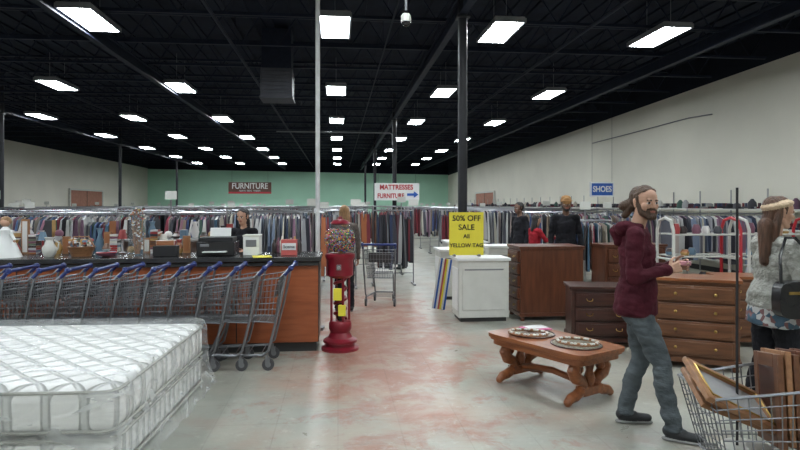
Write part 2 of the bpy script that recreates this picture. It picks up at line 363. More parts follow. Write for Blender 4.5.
b=MB(); b.lathe([(.03,0),(.09,.02),(.11,.05),(.10,.06)],(0,0,0),m_misc,14); b.lathe([(.02,.06),(.05,.09),(.02,.15)],(0,0,0),m_misc,10); b.obj('ceramic_bowl',onC(-2.56,.18),TH)
# knick-knacks along the back of the counter
b=MB()
for i in range(27):
    x=-4.2+.092*i
    h=random.uniform(.14,.42); t=(i*7)%5; yy=random.uniform(-.03,.03)
    if t==0: b.lathe([(.035,0),(.055,h*.35),(.02,h*.75),(.04,h)],(x,yy,0),m_misc,12)
    elif t==1: b.lathe([(.04,0),(.045,.01),(.012,.03),(.012,h*.6),(.055,h*.62),(.03,h)],(x,yy,0),m_misc,12)
    elif t==2: b.box((x,yy,h/2),(.085,.03,h),m_frame); b.box((x,yy-.017,h/2),(.055,.004,h-.05),m_misc)
    elif t==3: b.ball((x,yy,.05),.045,m_misc,10); b.ball((x,yy-.01,.12),.033,m_misc,10); b.ball((x,yy,.16),.015,m_misc,8)
    else:
        for q in range(int(h/.03)): b.box((x,yy,.012+.026*q),(.085,.12,.022),m_misc)
b.obj('knick_knacks',onC(0,.66),TH)
b=MB(); b.box((0,0,.002),(.2,.28,.004),m_yellow); b.obj('paper_sheet',onC(-.85,.06,1.071),TH+.2)

# ---------------------------------------------------------------- gumball machine
b=MB(); b.lathe([(.215,0),(.215,.03),(.17,.05),(.165,.08),(.195,.09),(.195,.115),(.14,.14),(.11,.2),(.13,.24),(.13,.30),(.115,.33)],(0,0,0),m_red,28)
for a in range(4):
    t=a*math.pi/2+.4; b.tube((.105*math.cos(t),.105*math.sin(t),.33),(.105*math.cos(t),.105*math.sin(t),.84),.014,m_red,8)
b.path([(.065*math.cos(t*.45),.065*math.sin(t*.45),.35+t*.0082) for t in range(58)],.018,m_red,6)
b.tube((0,0,.33),(0,0,.84),.03,m_black,10)
b.box((-.02,-.10,.64),(.09,.06,.13),m_yellow); b.box((.03,-.10,.46),(.08,.06,.12),m_yellow)
b.lathe([(.115,.82),(.15,.85),(.15,1.02),(.17,1.05),(.17,1.09),(.12,1.10)],(0,0,0),m_red,28)
b.box((0,-.15,.95),(.05,.04,.06),m_steel); b.tube((0,-.17,.95),(0,-.2,.95),.018,m_chrome,10)
for i in range(520):
    while True:
        p=V((random.uniform(-1,1),random.uniform(-1,1),random.uniform(-1,.6)))
        if .62<p.length<.98 or (p.z>.45 and p.length<.98): break
    b.ball(p*.172+V((0,0,1.265)),.017,m_gum,6)
b.ball((0,0,1.265),.197,m_globe,28)
b.lathe([(.10,1.425),(.12,1.44),(.08,1.475),(.03,1.49),(.02,1.52)],(0,0,0),m_red,24)
b.obj('gumball_machine',(-.685,6.88,0),0)

# ---------------------------------------------------------------- mattress set in plastic
def quilt():
    m,N,L,b=nt('mattress_fabric'); b.inputs['Roughness'].default_value=.8
    tc=N.new('ShaderNodeTexCoord'); outs=[]
    for ang in(.785,-.785):
        mp=N.new('ShaderNodeMapping'); mp.inputs['Rotation'].default_value=(0,0,ang); L.new(tc.outputs['Object'],mp.inputs['Vector'])
        w=N.new('ShaderNodeTexWave'); w.inputs['Scale'].default_value=2.0; w.inputs['Distortion'].default_value=.6; L.new(mp.outputs[0],w.inputs['Vector'])
        r=N.new('ShaderNodeMapRange'); r.inputs[1].default_value=0; r.inputs[2].default_value=.16; L.new(w.outputs['Fac'],r.inputs[0]); outs.append(r.outputs[0])
    mu=N.new('ShaderNodeMath'); mu.operation='MULTIPLY'; L.new(outs[0],mu.inputs[0]); L.new(outs[1],mu.inputs[1])
    cr=N.new('ShaderNodeValToRGB'); cr.color_ramp.elements[0].color=(.62,.63,.61,1); cr.color_ramp.elements[1].color=(.84,.84,.82,1); L.new(mu.outputs[0],cr.inputs[0]); L.new(cr.outputs[0],b.inputs['Base Color'])
    bp=N.new('ShaderNodeBump'); bp.inputs['Strength'].default_value=1; bp.inputs['Distance'].default_value=.03; L.new(mu.outputs[0],bp.inputs['Height']); L.new(bp.outputs[0],b.inputs['Normal']); return m
m_matt=quilt()
m_piping=M('mattress_piping',(.33,.33,.29),.7)
def plastic():
    m,N,L,b=nt('plastic_wrap'); b.inputs['Base Color'].default_value=(.86,.88,.88,1); b.inputs['Roughness'].default_value=.2
    tc=N.new('ShaderNodeTexCoord'); mp=N.new('ShaderNodeMapping'); mp.inputs['Scale'].default_value=(.8,2.2,3); L.new(tc.outputs['Object'],mp.inputs['Vector'])
    n=N.new('ShaderNodeTexNoise'); n.inputs['Scale'].default_value=2.4; n.inputs['Detail'].default_value=6; n.inputs['Distortion'].default_value=1.2; L.new(mp.outputs[0],n.inputs['Vector'])
    r=N.new('ShaderNodeMapRange'); r.inputs[1].default_value=.42; r.inputs[2].default_value=.68; r.inputs[3].default_value=.10; r.inputs[4].default_value=.42; L.new(n.outputs['Fac'],r.inputs[0]); L.new(r.outputs[0],b.inputs['Alpha'])
    bp=N.new('ShaderNodeBump'); bp.inputs['Strength'].default_value=.8; bp.inputs['Distance'].default_value=.035; L.new(n.outputs['Fac'],bp.inputs['Height']); L.new(bp.outputs[0],b.inputs['Normal']); return m
m_plas=plastic()
mw,ml=1.95,2.03
par=bpy.data.objects.new('wrapped_mattress_set',None); scn.collection.objects.link(par); par.location=(-1.72-mw/2-.02,3.50+ml/2,0); par.rotation_euler=(0,0,math.radians(3.5))
b=MB(); b.box((0,0,.14),(mw-.06,ml-.06,.22),m_matt); o=b.obj('box_spring',(0,0,0),0,.04,par)
b=MB(); b.box((0,0,.415),(mw-.03,ml-.03,.30),m_matt)
o=b.obj('mattress',(0,0,0),0,.09,par); o.modifiers['bevel'].segments=5
b=MB()
for z in(.30,.535,.25,.04):
    hx,hy=(mw-.03)/2,(ml-.03)/2; r=.1; pts=[]
    for cx,cy,a0 in((hx-r,hy-r,0),(-hx+r,hy-r,90),(-hx+r,-hy+r,180),(hx-r,-hy+r,270)):
        for k in range(5):
            a=math.radians(a0+k*22.5); pts.append((cx+r*math.cos(a),cy+r*math.sin(a),z))
    pts.append(pts[0]); b.path(pts,.011,m_piping,6)
b.obj('piping',(0,0,0),0,0,par)
b=MB()
for k in(-1,1):
    for j in(-1,1): b.box((k*.8,j*.85,.015),(.08,.08,.03),m_steel)
b.obj('feet',(0,0,0),0,0,par)
bm=bmesh.new(); bmesh.ops.create_cube(bm,size=1); bmesh.ops.subdivide_edges(bm,edges=bm.edges[:],cuts=44,use_grid_fill=True)
bm.normal_update()
dl=[f for f in bm.faces if f.normal.z<-.5]; bmesh.ops.delete(bm,geom=dl,context='FACES')
for v in bm.verts:
    p=v.co.copy(); q=V((p.x*(mw+.03),p.y*(ml+.03),.315+p.z*.58))
    hx,hy=mw/2+.015,ml/2+.015; rr=.09
    dx=max(0,abs(q.x)-(hx-rr)); dy=max(0,abs(q.y)-(hy-rr)); dz=max(0,q.z-(.605-rr)); l=math.sqrt(dx*dx+dy*dy+dz*dz)
    if l>rr: k=rr/l; q=V((math.copysign(hx-rr+dx*k,q.x) if dx>0 else q.x, math.copysign(hy-rr+dy*k,q.y) if dy>0 else q.y,(.605-rr+dz*k) if dz>0 else q.z))
    side=max(0,1-(q.z/.45)) if (abs(p.x)>.49 or abs(p.y)>.49) else 0
    nz=noise.noise(V((q.x*5,q.y*5,q.z*3)))+.5*noise.noise(q*13)
    dirv=V((p.x if abs(p.x)>.49 else 0,p.y if abs(p.y)>.49 else 0,0))
    if dirv.length: dirv.normalize()
    q+=dirv*(side**2*.09+nz*.03*(.3+side)+.01)
    if p.z>.49: q.z+=.012+nz*.006
    q.z=max(.004,q.z); v.co=q
me=bpy.data.meshes.new('plastic'); bm.to_mesh(me); bm.free(); me.materials.append(m_plas); me.shade_smooth(); place('plastic_wrap',me,parent=par)

# ---------------------------------------------------------------- shopping carts
def cart_mesh():
    b=MB(); K=m_cart
    TF,TR=(-.43,.19,.82),(.36,.26,.93); BF,BR=(-.35,.15,.50),(.29,.20,.47)
    def c(p,s): return V((p[0],p[1]*s,p[2]))
    w=.003
    for s in(-1,1):
        tf,tr,bf,br=c(TF,s),c(TR,s),c(BF,s),c(BR,s)
        for i in range(19): t=i/18; b.tube(tf.lerp(tr,t),bf.lerp(br,t),w,K,4)
        for i in range(8): t=i/7; b.tube(tf.lerp(bf,t),tr.lerp(br,t),w if i not in(0,7) else .007,K,5)
    for (t0,b0,nn) in((TF,BF,9),(TR,BR,11)):
        a,a2,d,d2=c(t0,-1),c(t0,1),c(b0,-1),c(b0,1)
        for i in range(nn): t=i/(nn-1); b.tube(a.lerp(a2,t),d.lerp(d2,t),w,K,4)
        for i in range(7): t=i/6; b.tube(a.lerp(d,t),a2.lerp(d2,t),w if i not in(0,6) else .007,K,5)
    for i in range(11): t=i/10; b.tube(c(BF,-1).lerp(c(BF,1),t),c(BR,-1).lerp(c(BR,1),t),w,K,4)
    for i in range(9): t=i/8; b.tube(c(BF,-1).lerp(c(BR,-1),t),c(BF,1).lerp(c(BR,1),t),w,K,4)
    b.box((.31,0,.80),(.012,.36,.16),m_rubber,Matrix.Rotation(.2,3,'Y'))
    for s in(-1,1):
        b.path([c(TR,s),(.42,.26*s,.99),(.46,.26*s,1.02)],.011,K,8)
        b.path([(.42,.26*s,.99),(.34,.255*s,.6),(.24,.24*s,.2),(.18,.235*s,.15),(-.38,.16*s,.15)],.013,K,8)
        b.path([(-.36,.16*s,.15),(-.31,.16*s,.25),(-.2,.17*s,.49)],.011,K,8)
        b.ball((.46,.262*s,1.02),.03,m_navy,8); b.tube((.40,.262*s,.95),(.46,.262*s,1.02),.018,m_navy,8)
        for x,yy in((.22,.235),(-.34,.16)):
            b.tube((x,yy*s,.16),(x,yy*s,.115),.014,m_steel,8)
            for k in(-1,1): b.box((x+.01,yy*s+k*.02,.09),(.045,.004,.07),m_steel)
            b.tube((x+.015,yy*s-.015,.06),(x+.015,yy*s+.015,.06),.06,m_rubber,16); b.tube((x+.015,yy*s-.017,.06),(x+.015,yy*s+.017,.06),.028,m_steel,10)
    b.tube((.46,-.26,1.02),(.46,.26,1.02),.019,m_navy,10)
    b.tube((-.38,-.16,.15),(-.38,.16,.15),.011,K,8)
    for i in range(5): b.tube((-.36+.13*i,-.17,.155),(-.36+.13*i,.17,.155),.004,K,4)
    return b.mesh('shopping_cart')
cm=cart_mesh()
for i in range(12):
    p=V((-1.57,6.20,0))+V((C,S,0))*(-.265*i)
    place('shopping_cart',cm,p,TH+random.uniform(-.015,.015))
place('shopping_cart',cm,(-.30,10.0,0),math.radians(-95))
FC=V((1.78,2.72,0)); FR=math.radians(-3)
fc=bpy.data.objects.new('loaded_shopping_cart',None); scn.collection.objects.link(fc); fc.location=FC; fc.rotation_euler=(0,0,FR)
place('cart_body',cm,parent=fc)
b=MB(); b.tube((-.235,.02,.5),(-.235,.02,1.73),.006,m_black,8); b.tube((-.235,.02,.5),(-.235,.02,.3),.01,m_steel,8); b.obj('security_pole',parent=fc)
def frame(parent,name,loc,w,h,rot,inner,th=.05,mat=m_frame):
    b=MB(); d=.025
    for k in(-1,1): b.box((k*(w/2-th/2),0,0),(th,d,h),mat); b.box((0,0,k*(h/2-th/2)),(w-2*th,d,th),mat)
    for k in(-1,1): b.box((k*(w/2-th*.9),-.014,0),(.008,.01,h-th*1.6),m_brass); b.box((0,-.014,k*(h/2-th*.9)),(w-th*1.6,.01,.008),m_brass)
    b.box((0,.004,0),(w-th,.008,h-th),inner)
    o=b.obj(name,loc,0,.004,parent); o.rotation_euler=rot
frame(fc,'picture_frame',(-.28,-.03,.79),.44,.26,(math.radians(-60),math.radians(26),math.radians(16)),m_shelfm,.04)
frame(fc,'picture_frame',(-.22,.03,.73),.50,.26,(math.radians(-66),math.radians(22),math.radians(8)),m_brown,.045)
for i in range(6): frame(fc,'picture_frame',(-.09+i*.034,.02,.77+.014*(i%2)),.34,.40,(0,math.radians(10),math.radians(78)),m_mahog,.06,m_frame if i%3==1 else (m_cabw if i%2 else m_oak))
b=MB(); b.lathe([(.12,0),(.11,.015),(.06,.03),(.05,.03)],(0,0,0),m_offw,20); o=b.obj('plate',(-.18,.04,.52),parent=fc)

# ---------------------------------------------------------------- furniture
def dresser(name,loc,rz,w,d,h,mat,rows,cols,top=None,knob=m_brass,feet=.07,bail=True):
    b=MB(); top=top or mat
    b.box((0,0,feet+(h-feet-.03)/2),(w-.03,d-.03,h-feet-.03),mat); b.box((0,0,h-.015),(w+.02,d+.02,.03),top); b.box((0,0,h-.04),(w,d,.015),mat)
    b.box((0,0,feet+.02),(w+.005,d+.005,.05),mat)
    for sx in(-1,1):
        for sy in(-1,1): b.lathe([(.03,0),(.035,.02),(.028,.04),(.04,feet)],(sx*(w/2-.05),sy*(d/2-.05),0),mat,12)
    hh=(h-feet-.12)/rows; ww=(w-.1)/cols
    for i in range(rows):
        for j in range(cols):
            cx=-w/2+.05+ww*(j+.5); cz=feet+.06+hh*(i+.5)
            b.box((cx,-d/2-.001,cz),(ww-.025,.035,hh-.02),mat); b.box((cx,-d/2-.014,cz),(ww-.07,.02,hh-.06),mat)
            for k in((-.25,.25) if ww>.35 else (0,)):
                kx=cx+k*ww
                if bail:
                    b.path([(kx-.035,-d/2-.024,cz+.01),(kx-.03,-d/2-.045,cz-.01),(kx,-d/2-.048,cz-.018),(kx+.03,-d/2-.045,cz-.01),(kx+.035,-d/2-.024,cz+.01)],.005,knob,6)
                else: b.ball((kx,-d/2-.035,cz),.016,knob,10)
    return b.obj(name,loc,rz,.004)
dresser('tall_chest_of_drawers',(2.14,8.85,0),TH-math.pi/2,.62,.95,1.06,m_cabw,5,1)
dresser('low_dresser',(2.72,7.15,0),math.radians(-7),1.42,.48,.70,m_mahog,3,2)
dresser('oak_chest_of_drawers',(3.05,6.22,0),math.radians(-24),.82,.46,.91,m_oak,4,1,top=m_oak2,bail=False)
dresser('wooden_chest',(3.55,9.35,0),TH,1.0,.5,1.05,m_cabw,4,2)
dresser('sideboard',(4.35,7.1,0),math.radians(-10),1.2,.45,.82,m_oak,3,2,top=m_oak2)
def dispcab(name,loc,w,d,h):
    b=MB(); b.box((0,0,h/2+.02),(w,d,h-.08),m_offw); b.box((0,0,h-.02),(w+.05,d+.05,.04),m_white); b.box((0,0,.03),(w-.06,d-.06,.06),m_base)
    b.box((0,-d/2-.006,h*.52),(w-.1,.012,h-.3),m_offw); b.box((0,-d/2-.012,h*.82),(w-.16,.008,.02),m_steel)
    b.box((-w/2-.005,0,h*.5),(.01,d-.1,h-.3),m_white)
    b.obj(name,loc,TH,.006)
dispcab('display_cabinet',(1.16,8.72,0),.72,.5,.90)
dispcab('display_cabinet',(1.05,10.75,0),.75,.6,.88); dispcab('display_cabinet',(1.32,12.4,0),.8,.6,.92); dispcab('display_cabinet',(1.78,10.55,0),.6,.5,.95)
b=MB()
cs=[m_white,m_blue,m_white,m_coral,m_yellow,m_white,m_blue]
for i,mm in enumerate(cs): b.box((-.09+.03*i,0,.40),(.03,.025,.80),mm)
o=b.obj('striped_board',(.60,9.45,.012),TH,.006); o.rotation_euler=(math.radians(-6),math.radians(10),TH)
m_glass2=M('lace_inset',(.30,.27,.21),.2,var=.4,scale=45)
def coffee():
    b=MB(); Lt,Wt,h=1.14,.62,.45
    def sup(a,lx,ly,p=.35):
        c_,s_=math.cos(a),math.sin(a); return (lx*math.copysign(abs(c_)**p,c_),ly*math.copysign(abs(s_)**p,s_))
    for z,hh,k in((h-.035,.035,1),(h-.055,.02,.97),(h-.10,.045,.92)):
        pts=[(*[q*k for q in sup(2*math.pi*i/40,Lt/2,Wt/2,.22)],z) for i in range(40)]
        b.prism(pts,(0,0,hh),m_oak2)
    for x in(-.26,.26):
        pts=[(x+.22*math.cos(a*2*math.pi/32),.20*math.sin(a*2*math.pi/32),h) for a in range(32)]
        b.prism(pts,(0,0,.005),m_glass2); b.path([(*p[:2],h+.004) for p in pts]+[(*pts[0][:2],h+.004)],.008,m_mahog,6)
    for e in(-1,1):
        x=e*.40
        for s in(-1,1):
            pts=[];rs=[]
            ctrl=[(.03,.36),(.10,.37),(.17,.34),(.20,.28),(.17,.22),(.11,.19),(.08,.15),(.11,.10),(.18,.07),(.24,.06),(.27,.035)]
            for k,(yy,zz) in enumerate(ctrl): pts.append((x,yy*s,zz)); rs.append([.04,.045,.05,.055,.055,.048,.044,.045,.045,.04,.034][k])
            b.path(pts,.04,m_oak2,10,rs); b.ball((x,.14*s,.29),.045,m_oak2,10); b.ball((x,.27*s,.035),.035,m_oak2,10)
        b.box((x,0,.10),(.09,.24,.07),m_oak2); b.box((x,0,.36),(.10,.36,.06),m_oak2); b.lathe([(.03,.12),(.05,.2),(.03,.26),(.05,.34)],(x,0,0),m_oak2,12)
    b.path([(-.4,0,.12),(-.2,0,.15),(0,0,.17),(.2,0,.15),(.4,0,.12)],.03,m_oak2,10)
    return b
TA=math.radians(-56); TX,TY=1.37,5.38
ct=coffee().obj('coffee_table',(TX,TY,0),TA,.004)
def tl(x,y,z=.45): return (TX+x*math.cos(TA)-y*math.sin(TA),TY+x*math.sin(TA)+y*math.cos(TA),z)
b=MB(); n=30
b.path([(.175*math.cos(i*2*math.pi/n),.125*math.sin(i*2*math.pi/n),.010) for i in range(n+1)],.010,m_frame,6)
for i in range(38):
    t=i*2*math.pi/38; b.ball((.17*math.cos(t),.12*math.sin(t),.020),.017,m_offw if i%3 else m_frame,6,(1,1,.6))
wm=b.mesh('shell_wreath'); place('shell_wreath',wm,tl(.27,0,.463),math.radians(-30)); place('shell_wreath',wm,tl(-.22,-.08,.463),math.radians(-20))
b=MB(); b.box((0,0,.003),(.26,.18,.006),M('pink_paper',(.62,.14,.32),.6)); b.box((.02,.03,.009),(.2,.14,.005),m_white); b.obj('pink_magazine',tl(-.36,.16,.463),.3)

def redshelf(loc,w):
    b=MB(); d=.42
    for sx in(-1,1):
        x=sx*w/2
        b.path([(x,-d/2,0),(x,-d/2,1.3),(x,-d/2+.06,1.43),(x,0,1.47),(x,d/2-.06,1.43),(x,d/2,1.3),(x,d/2,0)],.022,m_redb if sx>0 else m_offw,8)
        b.tube((x,-d/2,.3),(x,d/2,.3),.015,m_offw,8); b.tube((x,-d/2,.9),(x,d/2,.9),.015,m_offw,8)
    for z in(.3,.62,.94,1.24):
        for k in(-1,1): b.tube((-w/2,k*d/2,z),(w/2,k*d/2,z),.012,m_offw,6)
        for i in range(15): x=-w/2+w*(i+.5)/15; b.tube((x,-d/2,z),(x,d/2,z),.004,m_offw,4)
        for i in range(int(w*6)):
            hh=random.uniform(.06,.16); x=-w/2+.1+i*(w-.2)/int(w*6)
            if random.random()<.5: b.lathe([(.05,0),(.06,hh*.5),(.035,hh)],(x,random.uniform(-.1,.1),z+.01),m_misc,10)
    b.obj('wire_shelf_rack',loc,TH)
redshelf((4.20,8.45,0),.98); redshelf((5.30,8.55,0),1.0)

# ---------------------------------------------------------------- clothing racks
def clothes_row(X0,X1,Y,mat,zt=1.45,dens=13,Lr=(.6,1.1),cards=True,rot=0):
    b=MB(); W=X1-X0; rnd=random
    n=max(1,round(W/2.2))
    for i in range(n+1):
        x=-W/2+W*i/n; b.tube((x,0,.03),(x,0,zt+.12),.014,m_chrome,8); b.box((x,0,.03),(.05,.5,.03),m_chrome)
        if cards and i%3==1: b.box((x,-.01,zt+.20),(.2,.01,.13),m_offw)
    b.tube((-W/2,0,zt+.04),(W/2,0,zt+.04),.014,m_chrome,8); b.tube((-W/2,0,.25),(W/2,0,.25),.01,m_chrome,6)
    x=-W/2+.08; run=0; base=.85; wb=.22; zo=0
    while x<W/2-.06:
        if run<=0: run=rnd.randint(3,12); base=rnd.uniform(*Lr); wb=rnd.uniform(.18,.28); zo=rnd.choice((0,0,-.04,-.09))
        run-=1; zz=zt+zo
        L_=base+rnd.uniform(-.10,.10); w=wb+rnd.uniform(-.03,.03); th=rnd.uniform(.016,.046); sk=rnd.uniform(-.05,.05); dy=rnd.uniform(-.03,.03)
        o=[(-.05,zz),(-.17,zz-.05),(-w,zz-L_*.45),(-w-.02,zz-L_),(0,zz-L_-.02),(w+.02,zz-L_),(w,zz-L_*.45),(.17,zz-.05),(.05,zz)]
        m_=len(o)
        vs=[V((x-th*(.4+.6*min(1,(zz-z)*3))+sk*(zz-z),y_+dy,z)) for y_,z in o]+[V((x+th*(.4+.6*min(1,(zz-z)*3))+sk*(zz-z),y_+dy,z)) for y_,z in o]
        b.add(vs,[tuple(range(m_)),tuple(reversed(range(m_,2*m_)))]+[(i,i+m_,(i+1)%m_+m_,(i+1)%m_) for i in range(m_)],mat)
        b.tube((x,dy,zz-.01),(x,dy,zt+.06),.004,m_chrome,4)
        x+=rnd.uniform(.6,1.5)/dens
        if rnd.random()<.02: x+=.2
    return b.obj('clothing_rack',room((X0+X1)/2,Y),TH+rot)
mats=[m_cl1,m_cl2,m_cl3]
clothes_row(-7.6,-1.9,10.6,m_cl1,dens=16); clothes_row(-1.6,-.45,10.9,m_cl3,zt=1.5,dens=17)
for i in range(13):
    Y=13.2+i*2.6; xl=max(-14.2,-.56*Y-1.0)
    clothes_row(xl,(-.3 if Y<14 else .9) if Y<24 else 1.3,Y,mats[(i*2+1)%3] if i else m_cl3,zt=1.45+.08*(i%2))
clothes_row(.72,1.55,12.3,m_cl2,dens=18,Lr=(.95,1.15),zt=1.5); clothes_row(.35,1.5,14.2,m_cl4,zt=1.58)
clothes_row(-.55,.35,11.9,m_cl4,zt=1.5,dens=16,Lr=(.8,1.1))
def round_rack(loc,mat,r=.5,zt=1.35):
    b=MB(); n=40
    pts=[(r*math.cos(i*2*math.pi/n),r*math.sin(i*2*math.pi/n),zt+.04) for i in range(n+1)]; b.path(pts,.013,m_chrome,6)
    b.tube((0,0,.03),(0,0,zt+.25),.02,m_chrome,8); b.box((0,0,zt+.34),(.22,.012,.16),m_offw)
    for i in range(4): a=i*math.pi/2; b.tube((0,0,.05),(.42*math.cos(a),.42*math.sin(a),.02),.014,m_chrome,6); b.tube((0,0,zt+.04),(r*math.cos(a),r*math.sin(a),zt+.04),.01,m_chrome,6)
    for i in range(46):
        a=2*math.pi*(i+random.uniform(-.3,.3))/46; R=Matrix.Rotation(a,3,'Z'); L_=random.uniform(.65,.95); th=.016; w=.2
        o=[(-.05,zt),(-.16,zt-.05),(-w,zt-L_),(0,zt-L_-.02),(w,zt-L_),(.16,zt-.05),(.05,zt)]; m_=len(o)
        vs=[R@V((r+y_,-th*(.5+(zt-z)),z)) for y_,z in o]+[R@V((r+y_,th*(.5+(zt-z)),z)) for y_,z in o]
        b.add(vs,[tuple(range(m_)),tuple(reversed(range(m_,2*m_)))]+[(k,k+m_,(k+1)%m_+m_,(k+1)%m_) for k in range(m_)],mat)
    b.obj('round_clothing_rack',loc,0)
round_rack(room(5.0,11.75),m_cl1,zt=1.3); round_rack(room(-3.2,11.95),m_cl2,zt=1.5); round_rack(room(-6.4,11.95),m_cl1,zt=1.5)
for i in range(14):
    Y=12.9+i*2.4
    clothes_row((4.1 if Y<14 else 3.0) if Y<20 else 3.1,7.9,Y,mats[(i*2)%3],zt=1.45+.05*(i%2))
clothes_row(5.9,8.0,10.5,m_cl3)
b=MB(); Ls=36
for z in(.35,.75,1.15,1.55): b.box((0,0,z),(.36,Ls,.025),m_offw)
for i in range(31):
    yy=-Ls/2+i*1.2; b.box((.17,yy,1.0),(.025,.025,2.0),m_shelfm)
    if i%3==0: b.box((0,yy,.75),(.34,.012,.9),m_offw)
yy=-Ls/2+.15
while yy<Ls/2-.1:
    for z in(.36,.76,1.16,1.565):
        if random.random()<.95:
            t=random.random()
            if z>1.5 and t<.35: b.lathe([(.14,0),(.145,.012),(.085,.02),(.075,.11),(.03,.13)],(0,yy,z),m_cl2,12,)
            elif t<.75:
                for q in(-.05,.05):
                    b.box((-.03,yy+q,z+.03),(.24,.07,.04),m_cl2); b.box((.05,yy+q,z+.08),(.09,.065,.10),m_cl2)
            else: b.lathe([(.07,0),(.08,.05),(.07,.14),(.02,.22)],(0,yy,z),m_cl1,10,1.5)
    yy+=.25
b.obj('shoe_shelf',room(8.93,9.5+Ls/2),TH)
def shelfunit(loc,W,H=1.15,rows=3,mat=m_shelfm,rz=TH):
    b=MB()
    for i in range(rows): b.box((0,0,.15+i*(H-.15)/(rows-1)),(W,.4,.03),mat)
    for k in(-1,1): b.box((k*(W/2),0,H/2),(.03,.4,H),mat)
    b.box((0,.2,H/2),(W,.015,H),mat)
    for i in range(rows):
        z=.165+i*(H-.15)/(rows-1); x=-W/2+.12
        while x<W/2-.1:
            t=random.random(); hh=random.uniform(.08,.28)
            if t<.45: b.lathe([(.04,0),(.065,hh*.4),(.03,hh*.8),(.045,hh)],(x,random.uniform(-.1,.06),z),m_misc,10)
            elif t<.75: b.box((x,random.uniform(-.08,.05),z+hh/2),(.1,.12,hh),m_misc)
            elif t<.9:
                for q in range(4): b.box((x,0,z+.012+q*.024),(.14,.2,.02),m_misc)
            else: b.ball((x,0,z+.06),.06,m_misc,10)
            x+=random.uniform(.11,.17)
    b.obj('housewares_shelf',loc,rz,0)
shelfunit(room(-5.1,9.2),2.4,1.16); shelfunit(room(-2.4,9.5),2.2,1.12); shelfunit(room(-7.9,9.2),2.6,1.18)

